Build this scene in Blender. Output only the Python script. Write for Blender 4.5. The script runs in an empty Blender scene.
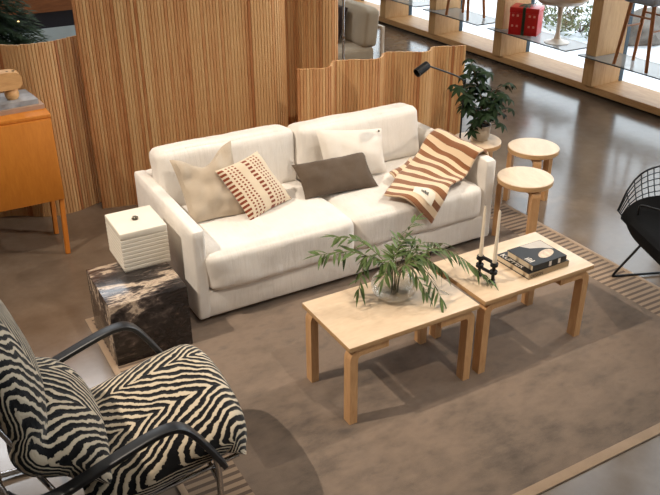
import bpy, bmesh, math, random
from mathutils import Vector, Matrix, noise
PI = math.pi
S = bpy.context.scene
C = S.collection
random.seed(7)
V = Vector

# ------------------------------------------------------------------ materials
def hexc(r, g, b):
    f = lambda c: (c / 255 / 12.92) if c / 255 <= .04045 else ((c / 255 + .055) / 1.055) ** 2.4
    return (f(r), f(g), f(b), 1)

class NT:
    def __init__(s, name):
        s.m = bpy.data.materials.new(name); s.m.use_nodes = True
        s.t = s.m.node_tree; s.t.nodes.clear()
        s.out = s.n('ShaderNodeOutputMaterial')
    def n(s, typ, **kw):
        n = s.t.nodes.new(typ)
        for k, v in kw.items():
            if hasattr(n, k): setattr(n, k, v)
            else: n.inputs[k.replace('_', ' ')].default_value = v
        return n
    def l(s, a, b): s.t.links.new(a, b)
    def math(s, op, a, b=None, c=None):
        n = s.t.nodes.new('ShaderNodeMath'); n.operation = op
        for i, x in enumerate((a, b, c)):
            if x is None: continue
            if isinstance(x, (int, float)): n.inputs[i].default_value = x
            else: s.l(x, n.inputs[i])
        return n.outputs[0]
    def ramp(s, fac, stops, interp='LINEAR'):
        n = s.t.nodes.new('ShaderNodeValToRGB'); n.color_ramp.interpolation = interp
        el = n.color_ramp.elements
        while len(el) < len(stops): el.new(.5)
        for e, (p, c) in zip(el, stops): e.position = p; e.color = c
        s.l(fac, n.inputs[0]); return n.outputs[0]
    def noise(s, vec, scale, detail=3, rough=.55, dist=0):
        n = s.t.nodes.new('ShaderNodeTexNoise')
        n.inputs['Scale'].default_value = scale; n.inputs['Detail'].default_value = detail
        n.inputs['Roughness'].default_value = rough; n.inputs['Distortion'].default_value = dist
        if vec is not None: s.l(vec, n.inputs['Vector'])
        return n.outputs['Fac']
    def coord(s, which='Object', scale=None):
        c = s.t.nodes.new('ShaderNodeTexCoord').outputs[which]
        if scale:
            m = s.t.nodes.new('ShaderNodeMapping'); m.inputs['Scale'].default_value = scale
            s.l(c, m.inputs['Vector']); c = m.outputs[0]
        return c
    def sep(s, v):
        n = s.t.nodes.new('ShaderNodeSeparateXYZ'); s.l(v, n.inputs[0]); return n.outputs
    def mix(s, f, a, b):
        n = s.t.nodes.new('ShaderNodeMix'); n.data_type = 'RGBA'
        for i, x in ((0, f), (6, a), (7, b)):
            if isinstance(x, (int, float, tuple)): n.inputs[i].default_value = x
            else: s.l(x, n.inputs[i])
        return n.outputs[2]
    def bsdf(s, color, rough=.5, metal=0, spec=.5, bump=None, bstr=.2, bdist=.01, sheen=0, trans=0, coat=0):
        b = s.n('ShaderNodeBsdfPrincipled')
        if isinstance(color, tuple): b.inputs['Base Color'].default_value = color
        else: s.l(color, b.inputs['Base Color'])
        if isinstance(rough, (int, float)): b.inputs['Roughness'].default_value = rough
        else: s.l(rough, b.inputs['Roughness'])
        b.inputs['Metallic'].default_value = metal
        b.inputs['Specular IOR Level'].default_value = spec
        b.inputs['Sheen Weight'].default_value = sheen
        b.inputs['Coat Weight'].default_value = coat
        if bump is not None:
            n = s.n('ShaderNodeBump'); n.inputs['Strength'].default_value = bstr; n.inputs['Distance'].default_value = bdist
            s.l(bump, n.inputs['Height']); s.l(n.outputs[0], b.inputs['Normal'])
        s.l(b.outputs[0], s.out.inputs[0]); return s.m

def plain(name, rgb, rough=.5, metal=0, spec=.5, var=.08, scale=12, sheen=0, coat=0):
    t = NT(name); c = hexc(*rgb)
    f = t.noise(t.coord(), scale)
    lo = tuple(x * (1 - var) for x in c[:3]) + (1,); hi = tuple(min(1, x * (1 + var)) for x in c[:3]) + (1,)
    return t.bsdf(t.ramp(f, [(.3, lo), (.7, hi)]), rough, metal, spec, sheen=sheen, coat=coat)

def fabric(name, rgb, var=.06, weave=420, bstr=.25, sheen=.2):
    t = NT(name); c = hexc(*rgb); co = t.coord()
    f = t.noise(co, 9, 4); g = t.noise(co, weave, 2)
    lo = tuple(x * (1 - var) for x in c[:3]) + (1,); hi = tuple(min(1, x * (1 + var)) for x in c[:3]) + (1,)
    col = t.ramp(t.math('ADD', t.math('MULTIPLY', f, .6), t.math('MULTIPLY', g, .4)), [(.35, lo), (.65, hi)])
    return t.bsdf(col, .92, 0, .15, bump=g, bstr=bstr, bdist=.002, sheen=sheen)

def wood(name, c1, c2, scale=(1, 1, 1), rough=.45, coat=0, freq=14):
    t = NT(name); co = t.coord('Object', scale)
    f = t.noise(co, freq, 5, .6, .6); g = t.noise(co, freq * .22, 3, .5, 1.2)
    col = t.ramp(t.math('ADD', t.math('MULTIPLY', f, .5), t.math('MULTIPLY', g, .5)), [(.33, hexc(*c1)), (.66, hexc(*c2))])
    return t.bsdf(col, rough, 0, .4, bump=f, bstr=.06, bdist=.002, coat=coat)

M = {}
def m_sofa():
    t = NT('ivory_linen'); co = t.coord(); c = hexc(232, 225, 216)
    f = t.noise(co, 9, 4); g = t.noise(co, 420, 2); wv = t.noise(t.coord('Object', (26, 9, 3.5)), 1.0, 4, .55, .5)
    col = t.ramp(f, [(.3, tuple(x * .95 for x in c[:3]) + (1,)), (.7, tuple(min(1, x * 1.04) for x in c[:3]) + (1,))])
    h = t.math('ADD', t.math('MULTIPLY', wv, 1.0), t.math('MULTIPLY', g, .12))
    return t.bsdf(col, .92, 0, .15, bump=h, bstr=.35, bdist=.02, sheen=.2)
M['sofa'] = m_sofa()
M['beige'] = fabric('oatmeal_linen', (182, 166, 146), .09)
M['white_cushion'] = fabric('off_white_cotton', (230, 221, 209), .04)
M['brown_cushion'] = fabric('dark_taupe_wool', (92, 78, 65), .12, 300)
M['black_wood'] = plain('black_lacquer', (32, 33, 36), .38, var=.1)
M['black_metal'] = plain('black_steel', (20, 20, 21), .42, .3, var=.1)
M['black_iron'] = plain('black_cast_iron', (22, 21, 22), .5, .4, var=.2)
M['black_pad'] = fabric('black_wool', (13, 13, 14), .15, 350, sheen=0)
M['chrome'] = plain('polished_chrome', (205, 205, 208), .12, 1, var=.02)
M['candle'] = plain('cream_wax', (232, 216, 194), .5, var=.02)
M['ceramic'] = plain('glazed_white', (176, 164, 148), .4, var=.06, scale=30)
M['soil'] = plain('dark_soil', (48, 36, 28), .95, var=.3, scale=60)
M['box'] = plain('cream_board', (228, 219, 203), .65, var=.03)
M['paper'] = plain('book_pages', (214, 196, 168), .85, var=.06, scale=90)
M['leaf_dark'] = plain('glossy_dark_leaf', (30, 46, 24), .6, 0, .12, var=.45, scale=18)
M['leaf'] = plain('olive_leaf', (78, 96, 48), .5, 0, .3, var=.4, scale=20)
M['twig'] = plain('green_twig', (104, 104, 62), .6, var=.2)
M['bark'] = plain('brown_stem', (80, 62, 44), .8, var=.2)
M['birch'] = wood('birch_veneer', (206, 180, 150), (224, 200, 170), (1, 3.5, 3.5), .35, .1)
M['birch_leg'] = wood('birch_solid', (184, 138, 92), (208, 164, 118), (6, 6, 1), .42)
M['birch_edge'] = wood('birch_ply_edge', (176, 136, 94), (200, 162, 118), (2, 2, 20), .5)
M['orange_wood'] = wood('honey_lacquer', (188, 112, 36), (204, 128, 46), (5, 1, 1), .4)
M['orange_leg'] = wood('honey_lacquer_leg', (176, 102, 34), (196, 120, 44), (5, 5, 1), .42)
M['pine_beam'] = wood('glulam_spruce', (182, 136, 86), (206, 164, 114), (7, 7, .8), .55)
M['pine_sill'] = wood('glulam_spruce_sill', (178, 130, 82), (204, 160, 110), (7, .8, 7), .5)
M['teal_frame'] = plain('dark_teal_frame', (24, 44, 54), .45, var=.1)
M['oak_leg'] = wood('teak_leg', (150, 92, 50), (178, 116, 68), (6, 6, 1), .5)
M['grey_seat'] = fabric('grey_seat', (150, 155, 165), .05)
M['bg_sofa'] = fabric('warm_grey_fabric', (176, 160, 138), .05)
M['bg_dark'] = fabric('dark_brown_velvet', (52, 38, 34), .1)
M['tulip'] = plain('tulip_shell', (228, 214, 198), .3, var=.03)
M['red'] = plain('red_gift_paper', (196, 22, 20), .3, var=.12)
M['pale_pink'] = plain('pale_pink', (226, 150, 130), .4, var=.1)
M['ribbon'] = plain('dark_green_ribbon', (28, 46, 26), .4, var=.1)
M['rock'] = plain('grey_rock', (120, 112, 104), .9, var=.3, scale=8)
M['wall'] = plain('painted_wall', (178, 170, 160), .8, var=.04)
M['ceiling'] = plain('ceiling_paint', (120, 112, 104), .9, var=.04)
M['navy'] = plain('navy_panel', (14, 16, 28), .5, var=.1)
M['floor_glare'] = plain('pale_floor_glare', (176, 190, 194), .4, var=.12, scale=1.5)  # window reflection on the far floor, painted as a pale tone
M['brown_rail'] = wood('brown_timber', (112, 66, 36), (140, 86, 48), (1, 8, 8), .5)
M['lightwood'] = wood('carved_beech', (196, 148, 96), (220, 176, 122), (2, 2, 8), .45)
M['blue_cover'] = plain('grey_blue_cover', (150, 152, 156), .5, var=.35, scale=14)
M['pink_cover'] = plain('dusty_cover', (168, 138, 116), .6, var=.1)
M['ink'] = plain('black_ink', (24, 22, 22), .5, var=.1)
M['whiteprint'] = plain('white_print', (222, 212, 198), .5, var=.03)
M['silverprint'] = plain('silver_print', (186, 176, 164), .45, var=.06, scale=30)
M['skinprint'] = plain('sepia_photo', (206, 184, 160), .5, var=.25, scale=40)
M['tan_spine'] = plain('tan_spine', (150, 128, 98), .6, var=.12, scale=40)
M['label'] = plain('white_woven_label', (236, 226, 206), .8, var=.02)
M['pewter'] = plain('pewter', (120, 112, 96), .35, .8, var=.2, scale=60)
M['fir'] = plain('fir_needles', (40, 60, 36), .7, var=.4, scale=20)

def m_snow():
    t = NT('snow'); f = t.noise(t.coord(), 1.3, 5); g = t.noise(t.coord(), 9, 4)
    col = t.ramp(f, [(.3, hexc(226, 230, 238)), (.6, hexc(246, 248, 252))])
    return t.bsdf(col, .9, 0, .2, bump=g, bstr=.4, bdist=.05)
M['snow'] = m_snow()

def m_floor():
    t = NT('polished_concrete'); co = t.coord()
    f = t.noise(co, .9, 5, .6); g = t.noise(co, 7, 5, .65); h = t.noise(co, 120, 2)
    v = t.math('ADD', t.math('MULTIPLY', f, .6), t.math('MULTIPLY', g, .4))
    col = t.ramp(v, [(.32, hexc(98, 83, 69)), (.5, hexc(112, 97, 83)), (.68, hexc(128, 113, 99))])
    r = t.math('MULTIPLY_ADD', g, .18, .08)
    return t.bsdf(col, r, 0, .55, bump=h, bstr=.02, bdist=.002)
M['floor'] = m_floor()

def m_rug():
    t = NT('rug_weave'); co = t.coord()
    x, y, z = t.sep(co)
    f = t.noise(co, 1.6, 5, .6); g = t.noise(t.coord('Object', (1, 2, 1)), 7, 5, .65); k = t.noise(co, 260, 2)
    v = t.math('ADD', t.math('ADD', t.math('MULTIPLY', f, .55), t.math('MULTIPLY', g, .3)), t.math('MULTIPLY', k, .15))
    base = t.ramp(v, [(.36, hexc(84, 74, 66)), (.46, hexc(112, 97, 84)), (.55, hexc(128, 110, 95)), (.64, hexc(98, 89, 80))])
    # ribbed bands at the two short ends
    ax = t.math('ABSOLUTE', x)
    band = t.math('MULTIPLY', t.math('GREATER_THAN', ax, 1.25), t.math('LESS_THAN', ax, 1.48))
    st = t.math('GREATER_THAN', t.math('FRACT', t.math('MULTIPLY', y, 1 / .042)), .55)
    tan = t.mix(k, hexc(146, 124, 102), hexc(166, 142, 118))
    dark = t.mix(k, hexc(92, 76, 64), hexc(110, 92, 78))
    ribs = t.mix(st, tan, dark)
    col = t.mix(band, base, ribs)
    return t.bsdf(col, .95, 0, .1, bump=t.math('ADD', k, t.math('MULTIPLY', t.math('MULTIPLY', band, st), -1.5)), bstr=.35, bdist=.004, sheen=.15)
M['rug'] = m_rug()
M['rug_edge'] = fabric('rug_binding', (158, 134, 110), .12, 300)

def m_slat():
    # UV.x carries one value per slat: every slat has a wood tone of its own
    t = NT('pine_slats'); uv = t.coord('UV'); u, v, _ = t.sep(uv)
    w = t.n('ShaderNodeTexWhiteNoise', noise_dimensions='1D'); t.l(u, w.inputs['W'])
    cmb = t.n('ShaderNodeCombineXYZ'); t.l(t.math('MULTIPLY', u, .16), cmb.inputs[0])
    big = t.noise(cmb.outputs[0], 1.0, 1)
    c2 = t.n('ShaderNodeCombineXYZ'); t.l(t.math('MULTIPLY', u, 7.7), c2.inputs[0]); t.l(t.math('MULTIPLY', v, 1.6), c2.inputs[1])
    grain = t.noise(c2.outputs[0], 3, 4, .6)
    f = t.math('ADD', t.math('ADD', t.math('MULTIPLY', w.outputs['Value'], .30), t.math('MULTIPLY', big, .52)), t.math('MULTIPLY', grain, .24))
    col = t.ramp(f, [(.26, hexc(212, 176, 128)), (.50, hexc(202, 160, 112)), (.62, hexc(190, 140, 94)), (.72, hexc(166, 110, 68)), (.84, hexc(142, 92, 60))])
    return t.bsdf(col, .5, 0, .35)
M['slat'] = m_slat()
M['slat_back'] = wood('slat_webbing', (120, 76, 42), (140, 92, 54), (8, 8, 1), .7)

def m_marble():
    t = NT('dark_veined_marble'); co = t.coord()
    w = t.n('ShaderNodeMapping'); w.inputs['Rotation'].default_value = (.5, .4, .7); w.inputs['Scale'].default_value = (1.0, 3.4, 1.6); t.l(co, w.inputs[0])
    f = t.noise(w.outputs[0], 1.7, 7, .6, 1.2); g = t.noise(w.outputs[0], 7, 6, .6, 2.0)
    v = t.math('ADD', t.math('MULTIPLY', f, .7), t.math('MULTIPLY', g, .3))
    col = t.ramp(v, [(.30, hexc(150, 122, 100)), (.36, hexc(60, 50, 46)), (.41, hexc(26, 23, 23)), (.47, hexc(50, 44, 42)), (.52, hexc(92, 80, 74)), (.56, hexc(196, 176, 154)), (.60, hexc(140, 122, 108)), (.66, hexc(74, 66, 64)), (.74, hexc(100, 84, 72))])
    return t.bsdf(col, .22, 0, .5)
M['marble'] = m_marble()

def m_zebra():
    t = NT('zebra_velvet'); uv = t.coord('UV'); u, v, _ = t.sep(uv)
    co = t.coord()
    n1 = t.math('SUBTRACT', t.noise(co, 4.5, 3, .5), .5); n2 = t.math('SUBTRACT', t.noise(co, 16, 3, .6), .5); n3 = t.math('SUBTRACT', t.noise(co, 90, 2, .6), .5)
    # chevrons: stripes swing about lines along the length of the cushion
    p = t.math('PINGPONG', t.math('ADD', u, .13), .36)
    ph = t.math('ADD', t.math('MULTIPLY', v, 29), t.math('MULTIPLY', p, 30))
    ph = t.math('ADD', ph, t.math('MULTIPLY', n1, 7.0))
    ph = t.math('ADD', ph, t.math('MULTIPLY', n2, 1.3))
    ph = t.math('ADD', ph, t.math('MULTIPLY', n3, .45))
    s = t.math('SINE', t.math('MULTIPLY', ph, PI * 1.15))
    k = t.math('ADD', s, t.math('MULTIPLY', n1, .5))
    col = t.ramp(k, [(.0, hexc(14, 13, 15)), (.22, hexc(14, 13, 15)), (.34, hexc(186, 170, 146)), (1, hexc(196, 181, 157))])
    return t.bsdf(col, .95, 0, .1, bump=k, bstr=.3, bdist=.006, sheen=.2)
M['zebra'] = m_zebra()

def m_throw():
    t = NT('striped_throw'); uv = t.coord('UV'); u, v, _ = t.sep(uv)
    co = t.coord(); k = t.noise(co, 300, 2); b = t.noise(co, 12, 3)
    vv = t.math('ADD', v, t.math('MULTIPLY', b, .006))
    st = t.math('LESS_THAN', t.math('FRACT', t.math('MULTIPLY', vv, 10.5)), .5)
    rust = t.mix(k, hexc(126, 80, 50), hexc(150, 100, 66)); cream = t.mix(k, hexc(218, 190, 156), hexc(236, 211, 178))
    return t.bsdf(t.mix(st, cream, rust), .95, 0, .1, bump=k, bstr=.3, bdist=.003, sheen=.3)
M['throw'] = m_throw()

def m_weave():
    t = NT('rust_woven_pattern'); uv = t.coord('UV'); u, v, _ = t.sep(uv)
    # columns run along v; each column has its own dash rhythm
    cream = hexc(214, 196, 170); rust = hexc(132, 66, 46)
    cu = t.math('FRACT', t.math('ADD', t.math('MULTIPLY', u, 2.0), .02))
    wide = t.math('LESS_THAN', cu, .2)                                     # ladder of long bars
    thin = t.math('MULTIPLY', t.math('GREATER_THAN', cu, .27), t.math('LESS_THAN', cu, .72))
    bars = t.math('LESS_THAN', t.math('FRACT', t.math('MULTIPLY', v, 13)), .55)
    cells = t.math('LESS_THAN', t.math('FRACT', t.math('MULTIPLY', cu, 6.6)), .5)
    dots = t.math('MULTIPLY', t.math('LESS_THAN', t.math('FRACT', t.math('MULTIPLY', v, 18)), .52), cells)
    f = t.math('MAXIMUM', t.math('MULTIPLY', wide, bars), t.math('MULTIPLY', thin, dots))
    k = t.noise(t.coord(), 260, 2)
    return t.bsdf(t.mix(f, cream, rust), .95, 0, .1, bump=t.math('ADD', f, k), bstr=.35, bdist=.003, sheen=.2)
M['weave'] = m_weave()

def thin_glass(name, tint, refl=1.0, haze=0.0):
    t = NT(name)
    tr = t.n('ShaderNodeBsdfTransparent'); tr.inputs[0].default_value = tint
    gl = t.n('ShaderNodeBsdfGlossy'); gl.inputs['Roughness'].default_value = .03
    fr = t.n('ShaderNodeLayerWeight'); fr.inputs[0].default_value = .5; ff = t.math('MULTIPLY_ADD', t.math('POWER', fr.outputs['Facing'], 4.0), .8, .045)
    mx = t.n('ShaderNodeMixShader'); t.l(t.math('MULTIPLY', ff, refl), mx.inputs[0]); t.l(tr.outputs[0], mx.inputs[1]); t.l(gl.outputs[0], mx.inputs[2])
    sh = mx.outputs[0]
    if haze:
        d = t.n('ShaderNodeBsdfDiffuse'); d.inputs[0].default_value = hexc(190, 186, 178)
        m2 = t.n('ShaderNodeMixShader'); m2.inputs[0].default_value = haze
        t.l(sh, m2.inputs[1]); t.l(d.outputs[0], m2.inputs[2]); sh = m2.outputs[0]
    t.l(sh, t.out.inputs[0]); return t.m
M['pane'] = thin_glass('window_glass', (.96, .98, .98, 1), .7)
M['shelf_glass'] = thin_glass('smoked_glass', (.72, .72, .72, 1), 1.0, .35)
M['glass_edge'] = plain('glass_edge', (70, 74, 74), .3, var=.1)
M['vase'] = thin_glass('clear_vase_glass', (.97, .97, .96, 1), 1.6)
def m_water():
    t = NT('water')
    tr = t.n('ShaderNodeBsdfTransparent'); tr.inputs[0].default_value = (.97, .97, .96, 1)
    g = t.n('ShaderNodeBsdfGlass'); g.inputs['IOR'].default_value = 1.2; g.inputs['Roughness'].default_value = 0.0
    mx = t.n('ShaderNodeMixShader'); mx.inputs[0].default_value = .22
    t.l(tr.outputs[0], mx.inputs[1]); t.l(g.outputs[0], mx.inputs[2]); t.l(mx.outputs[0], t.out.inputs[0]); return t.m
M['water'] = m_water()
def m_emit(name, c, s):
    t = NT(name); e = t.n('ShaderNodeEmission'); e.inputs[0].default_value = c; e.inputs[1].default_value = s
    t.l(e.outputs[0], t.out.inputs[0]); return t.m
M['fairy'] = m_emit('fairy_light', (1, .62, .25, 1), 6)

# ------------------------------------------------------------------ helpers
def obj(name, bm, mat, parent=None, world=False, smooth=True, angle=40):
    """Link a bmesh as one mesh object; world=True: the shape is in world coordinates and is moved to its parent's frame."""
    me = bpy.data.meshes.new(name)
    if world and parent is not None:
        off = V(parent.location)
        if parent.parent is not None: off = off + V(parent.parent.location)
        bmesh.ops.translate(bm, verts=bm.verts, vec=-off)
    bmesh.ops.recalc_face_normals(bm, faces=bm.faces)
    bm.to_mesh(me); bm.free()
    mats = mat if isinstance(mat, (list, tuple)) else [mat]
    for m in mats: me.materials.append(m)
    if smooth:
        for p in me.polygons: p.use_smooth = True
        try: me.set_sharp_from_angle(angle=math.radians(angle))
        except Exception: pass
    o = bpy.data.objects.new(name, me); C.objects.link(o)
    if parent is not None: o.parent = parent
    return o

def tag(o, label, cat, group=None, kind=None):
    o['label'] = label; o['category'] = cat
    if group: o['group'] = group
    if kind: o['kind'] = kind
    return o

def thing(name, label, cat, loc=(0, 0, 0), rz=0, group=None):
    o = bpy.data.objects.new(name, None); C.objects.link(o)
    o.location = loc; o.rotation_euler = (0, 0, rz); o.empty_display_size = .1
    return tag(o, label, cat, group)

def struct(name, bm, mat, parent=None, smooth=False):
    o = obj(name, bm, mat, parent, smooth=smooth)
    if parent is None: o['kind'] = 'structure'
    return o

def copy_thing(root, loc, rz, label, group=None):
    r = root.copy(); C.objects.link(r); r.location = loc; r.rotation_euler = (0, 0, rz); r['label'] = label
    if group: r['group'] = group
    for ch in list(root.children):
        c = ch.copy(); C.objects.link(c); c.parent = r
        for g in list(ch.children):
            d = g.copy(); C.objects.link(d); d.parent = c
    return r

def box(bm, x0, x1, y0, y1, z0, z1, bev=0, seg=2):
    r = bmesh.ops.create_cube(bm, size=1, matrix=Matrix.Translation(((x0 + x1) / 2, (y0 + y1) / 2, (z0 + z1) / 2)) @ Matrix.Diagonal((x1 - x0, y1 - y0, z1 - z0, 1)))
    if bev:
        es = {e for v in r['verts'] for e in v.link_edges}
        bmesh.ops.bevel(bm, geom=list(es), offset=bev, segments=seg, affect='EDGES', profile=.5)
    return bm
def B(*a, **k): return box(bmesh.new(), *a, **k)

def catmull(pts, n=8, closed=False):
    P = [V(p) for p in pts]; out = []; N = len(P)
    if N < 3: return P
    rng = range(N) if closed else range(N - 1)
    for i in rng:
        g = lambda j: P[j % N] if closed else P[min(max(j, 0), N - 1)]
        p0, p1, p2, p3 = g(i - 1), g(i), g(i + 1), g(i + 2)
        for k in range(n):
            t = k / n
            out.append(.5 * ((2 * p1) + (p2 - p0) * t + (2 * p0 - 5 * p1 + 4 * p2 - p3) * t * t + (3 * p1 - p0 - 3 * p2 + p3) * t ** 3))
    if not closed: out.append(P[-1])
    return out

def tube(bm, pts, r, seg=10, closed=False, r2=None, flat=None):
    """Sweep a round (or flat=(w,h) rectangular, rounded) section along points."""
    P = [V(p) for p in pts]; n = len(P); rings = []
    T = []
    for i in range(n):
        a = P[(i - 1) % n] if (closed or i > 0) else P[i]; b = P[(i + 1) % n] if (closed or i < n - 1) else P[i]
        T.append((b - a).normalized())
    up = V((0, 0, 1)) if abs(T[0].z) < .95 else V((0, 1, 0))
    nr = T[0].cross(up).normalized()
    for i in range(n):
        nr = (nr - T[i] * nr.dot(T[i])).normalized(); bn = T[i].cross(nr)
        rad = r if r2 is None else r + (r2 - r) * i / (n - 1)
        ring = []
        for k in range(seg):
            a = 2 * PI * k / seg
            if flat:
                ca, sa = math.cos(a), math.sin(a); e = .35
                x = math.copysign(abs(ca) ** e, ca) * flat[0] / 2; y = math.copysign(abs(sa) ** e, sa) * flat[1] / 2
            else: x, y = math.cos(a) * rad, math.sin(a) * rad
            ring.append(bm.verts.new(P[i] + nr * x + bn * y))
        rings.append(ring)
    for i in range(n if closed else n - 1):
        A, Bq = rings[i], rings[(i + 1) % n]
        for k in range(seg): bm.faces.new((A[k], A[(k + 1) % seg], Bq[(k + 1) % seg], Bq[k]))
    if not closed:
        bm.faces.new(rings[0][::-1]); bm.faces.new(rings[-1])
    return bm
def Tb(*a, **k): return tube(bmesh.new(), *a, **k)

def lathe(bm, prof, seg=32, c=(0, 0, 0)):
    rings = []
    for r, z in prof:
        if r < 1e-5: rings.append([bm.verts.new((c[0], c[1], c[2] + z))])
        else: rings.append([bm.verts.new((c[0] + r * math.cos(2 * PI * k / seg), c[1] + r * math.sin(2 * PI * k / seg), c[2] + z)) for k in range(seg)])
    for A, D in zip(rings, rings[1:]):
        for k in range(seg):
            k2 = (k + 1) % seg
            if len(A) == 1 and len(D) == 1: continue
            if len(A) == 1: bm.faces.new((A[0], D[k], D[k2]))
            elif len(D) == 1: bm.faces.new((A[k], A[k2], D[0]))
            else: bm.faces.new((A[k], A[k2], D[k2], D[k]))
    return bm
def L(*a, **k): return lathe(bmesh.new(), *a, **k)

def sweep_profile(bm, prof, axis, lo, hi):
    """Extrude a closed 2-D profile (a, z) along x or y."""
    f = (lambda a, z, t: (a, t, z)) if axis == 'y' else (lambda a, z, t: (t, a, z))
    A = [bm.verts.new(f(a, z, lo)) for a, z in prof]; D = [bm.verts.new(f(a, z, hi)) for a, z in prof]
    n = len(prof)
    for i in range(n): bm.faces.new((A[i], A[(i + 1) % n], D[(i + 1) % n], D[i]))
    bm.faces.new(A[::-1]); bm.faces.new(D)
    return bm

def soft_box(sx, sy, sz, r, n=14, puff=(0, 0, 0), wr=0, ws=6, seed=0, top_dome=0):
    """A cushion: rounded box whose faces swell, with slight wrinkles; centred at the origin."""
    bm = bmesh.new()
    bmesh.ops.create_cube(bm, size=2)
    bmesh.ops.subdivide_edges(bm, edges=bm.edges, cuts=n, use_grid_fill=True)
    h = (sx / 2, sy / 2, sz / 2)
    for v in bm.verts:
        u = v.co.copy()
        # denser near borders
        p = V([math.copysign(1 - (1 - abs(u[i])) ** 1.35, u[i]) * h[i] for i in range(3)])
        q = V([max(-(h[i] - r), min(h[i] - r, p[i])) for i in range(3)])
        d = p - q
        if d.length > 1e-7: p = q + d.normalized() * r
        for i in range(3):
            j, k = (i + 1) % 3, (i + 2) % 3
            w = max(0, 1 - u[j] ** 4) * max(0, 1 - u[k] ** 4)
            p[i] += puff[i] * w * u[i] * (abs(u[i]) ** 2)
        if wr:
            s = V((seed * 3.1, seed * 1.7, seed))
            nv = noise.fractal(p * ws + s, 1, 2, 3) * wr
            p += p.normalized() * nv
        v.co = p
    return bm

def pillow(c_bl, c_br, c_tl, c_tr, T, n=20, chop=0, wr=.012, seed=0, ear=.06):
    """A scatter cushion spanned by four world corners; two swelling sides sewn along the rim. UV: u across, v up."""
    bm = bmesh.new(); uvl = bm.loops.layers.uv.new('UVMap')
    bl, br, tl, tr = map(V, (c_bl, c_br, c_tl, c_tr))
    nrm = (br - bl).cross(tl - bl).normalized()
    def pt(i, j, side):
        a, b = i / n, j / n; u, v = 2 * a - 1, 2 * b - 1
        uu = u * (1 - ear * (1 - v * v) * abs(u)); vv = v * (1 - ear * (1 - u * u) * abs(v))
        aa, bb = (uu + 1) / 2, (vv + 1) / 2
        p = bl * (1 - aa) * (1 - bb) + br * aa * (1 - bb) + tl * (1 - aa) * bb + tr * aa * bb
        if chop: p -= (tl - bl).normalized() * chop * math.exp(-(u * 1.9 + .1) ** 2) * max(0, b - .25) / .75
        t = ((1 - u * u) * (1 - v * v)) ** .48 * T / 2
        w = noise.fractal(p * 9 + V((seed, seed * 2, 0)), 1, 2, 3) * wr * min(1, t / (T * .2))
        p = p + nrm * (side * t + w)
        return p
    g = {}
    for side in (1, -1):
        for i in range(n + 1):
            for j in range(n + 1):
                rim = i in (0, n) or j in (0, n)
                if rim and side == -1: g[(i, j, -1)] = g[(i, j, 1)]
                else: g[(i, j, side)] = bm.verts.new(pt(i, j, side))
        for i in range(n):
            for j in range(n):
                q = [(i, j), (i + 1, j), (i + 1, j + 1), (i, j + 1)]
                if side == -1: q = q[::-1]
                f = bm.faces.new([g[(a, b, side)] for a, b in q])
                for lp, (a, b) in zip(f.loops, q): lp[uvl].uv = (a / n, b / n)
    return bm

def blade(bm, p, d, nrm, ln, w, bend=.15, seg=4, fold=.12):
    """A leaf: two rows of quads about a midrib, pointed at both ends, bent along its length."""
    d = d.normalized(); s = d.cross(nrm).normalized(); nn = s.cross(d).normalized()
    rows = []
    for i in range(seg + 1):
        t = i / seg; c = p + d * ln * t - nn * bend * ln * t * t
        ww = w / 2 * math.sin(PI * min(.985, max(.03, t)) ** .8) 
        rows.append((bm.verts.new(c + s * ww + nn * fold * ww), bm.verts.new(c), bm.verts.new(c - s * ww + nn * fold * ww)))
    for a, b in zip(rows, rows[1:]):
        bm.faces.new((a[0], a[1], b[1], b[0])); bm.faces.new((a[1], a[2], b[2], b[1]))

def text_bm(s, size, depth=.0006):
    cu = bpy.data.curves.new('lettering', 'FONT'); cu.body = s; cu.size = size; cu.extrude = depth; cu.align_x = 'LEFT'
    o = bpy.data.objects.new('lettering', cu); C.objects.link(o)
    bpy.context.view_layer.update()
    me = o.evaluated_get(bpy.context.evaluated_depsgraph_get()).to_mesh()
    bm = bmesh.new(); bm.from_mesh(me)
    bpy.data.objects.remove(o); bpy.data.curves.remove(cu)
    return bm

G = .008      # top of the rug

# ------------------------------------------------------------------ setting
struct('floor', B(-7, 5.12, -7, 9.05, -.2, 0), M['floor'])
struct('ceiling', B(-7, 5.2, -7, 9.2, 6.0, 6.1), M['ceiling'])
struct('wall_back', B(-7, 5.2, 9.05, 9.2, 0, 6), M['wall'])
struct('wall_left', B(-7.15, -7, -7, 9.2, 0, 6), M['wall'])
struct('wall_front', B(-7, 5.2, -7.15, -7, 0, 6), M['wall'])
struct('floor_glare_band', B(-7, 2.2, 8.0, 8.2, 0, .22), M['floor_glare'])  # upright pale band painted in for the bright, reflecting floor at the back
struct('trim_1', B(-7, 2.2, 8.01, 8.2, .22, .415), M['navy'])
struct('trim_2', B(-7, 2.2, 7.99, 8.2, .415, .60), M['brown_rail'])
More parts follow.
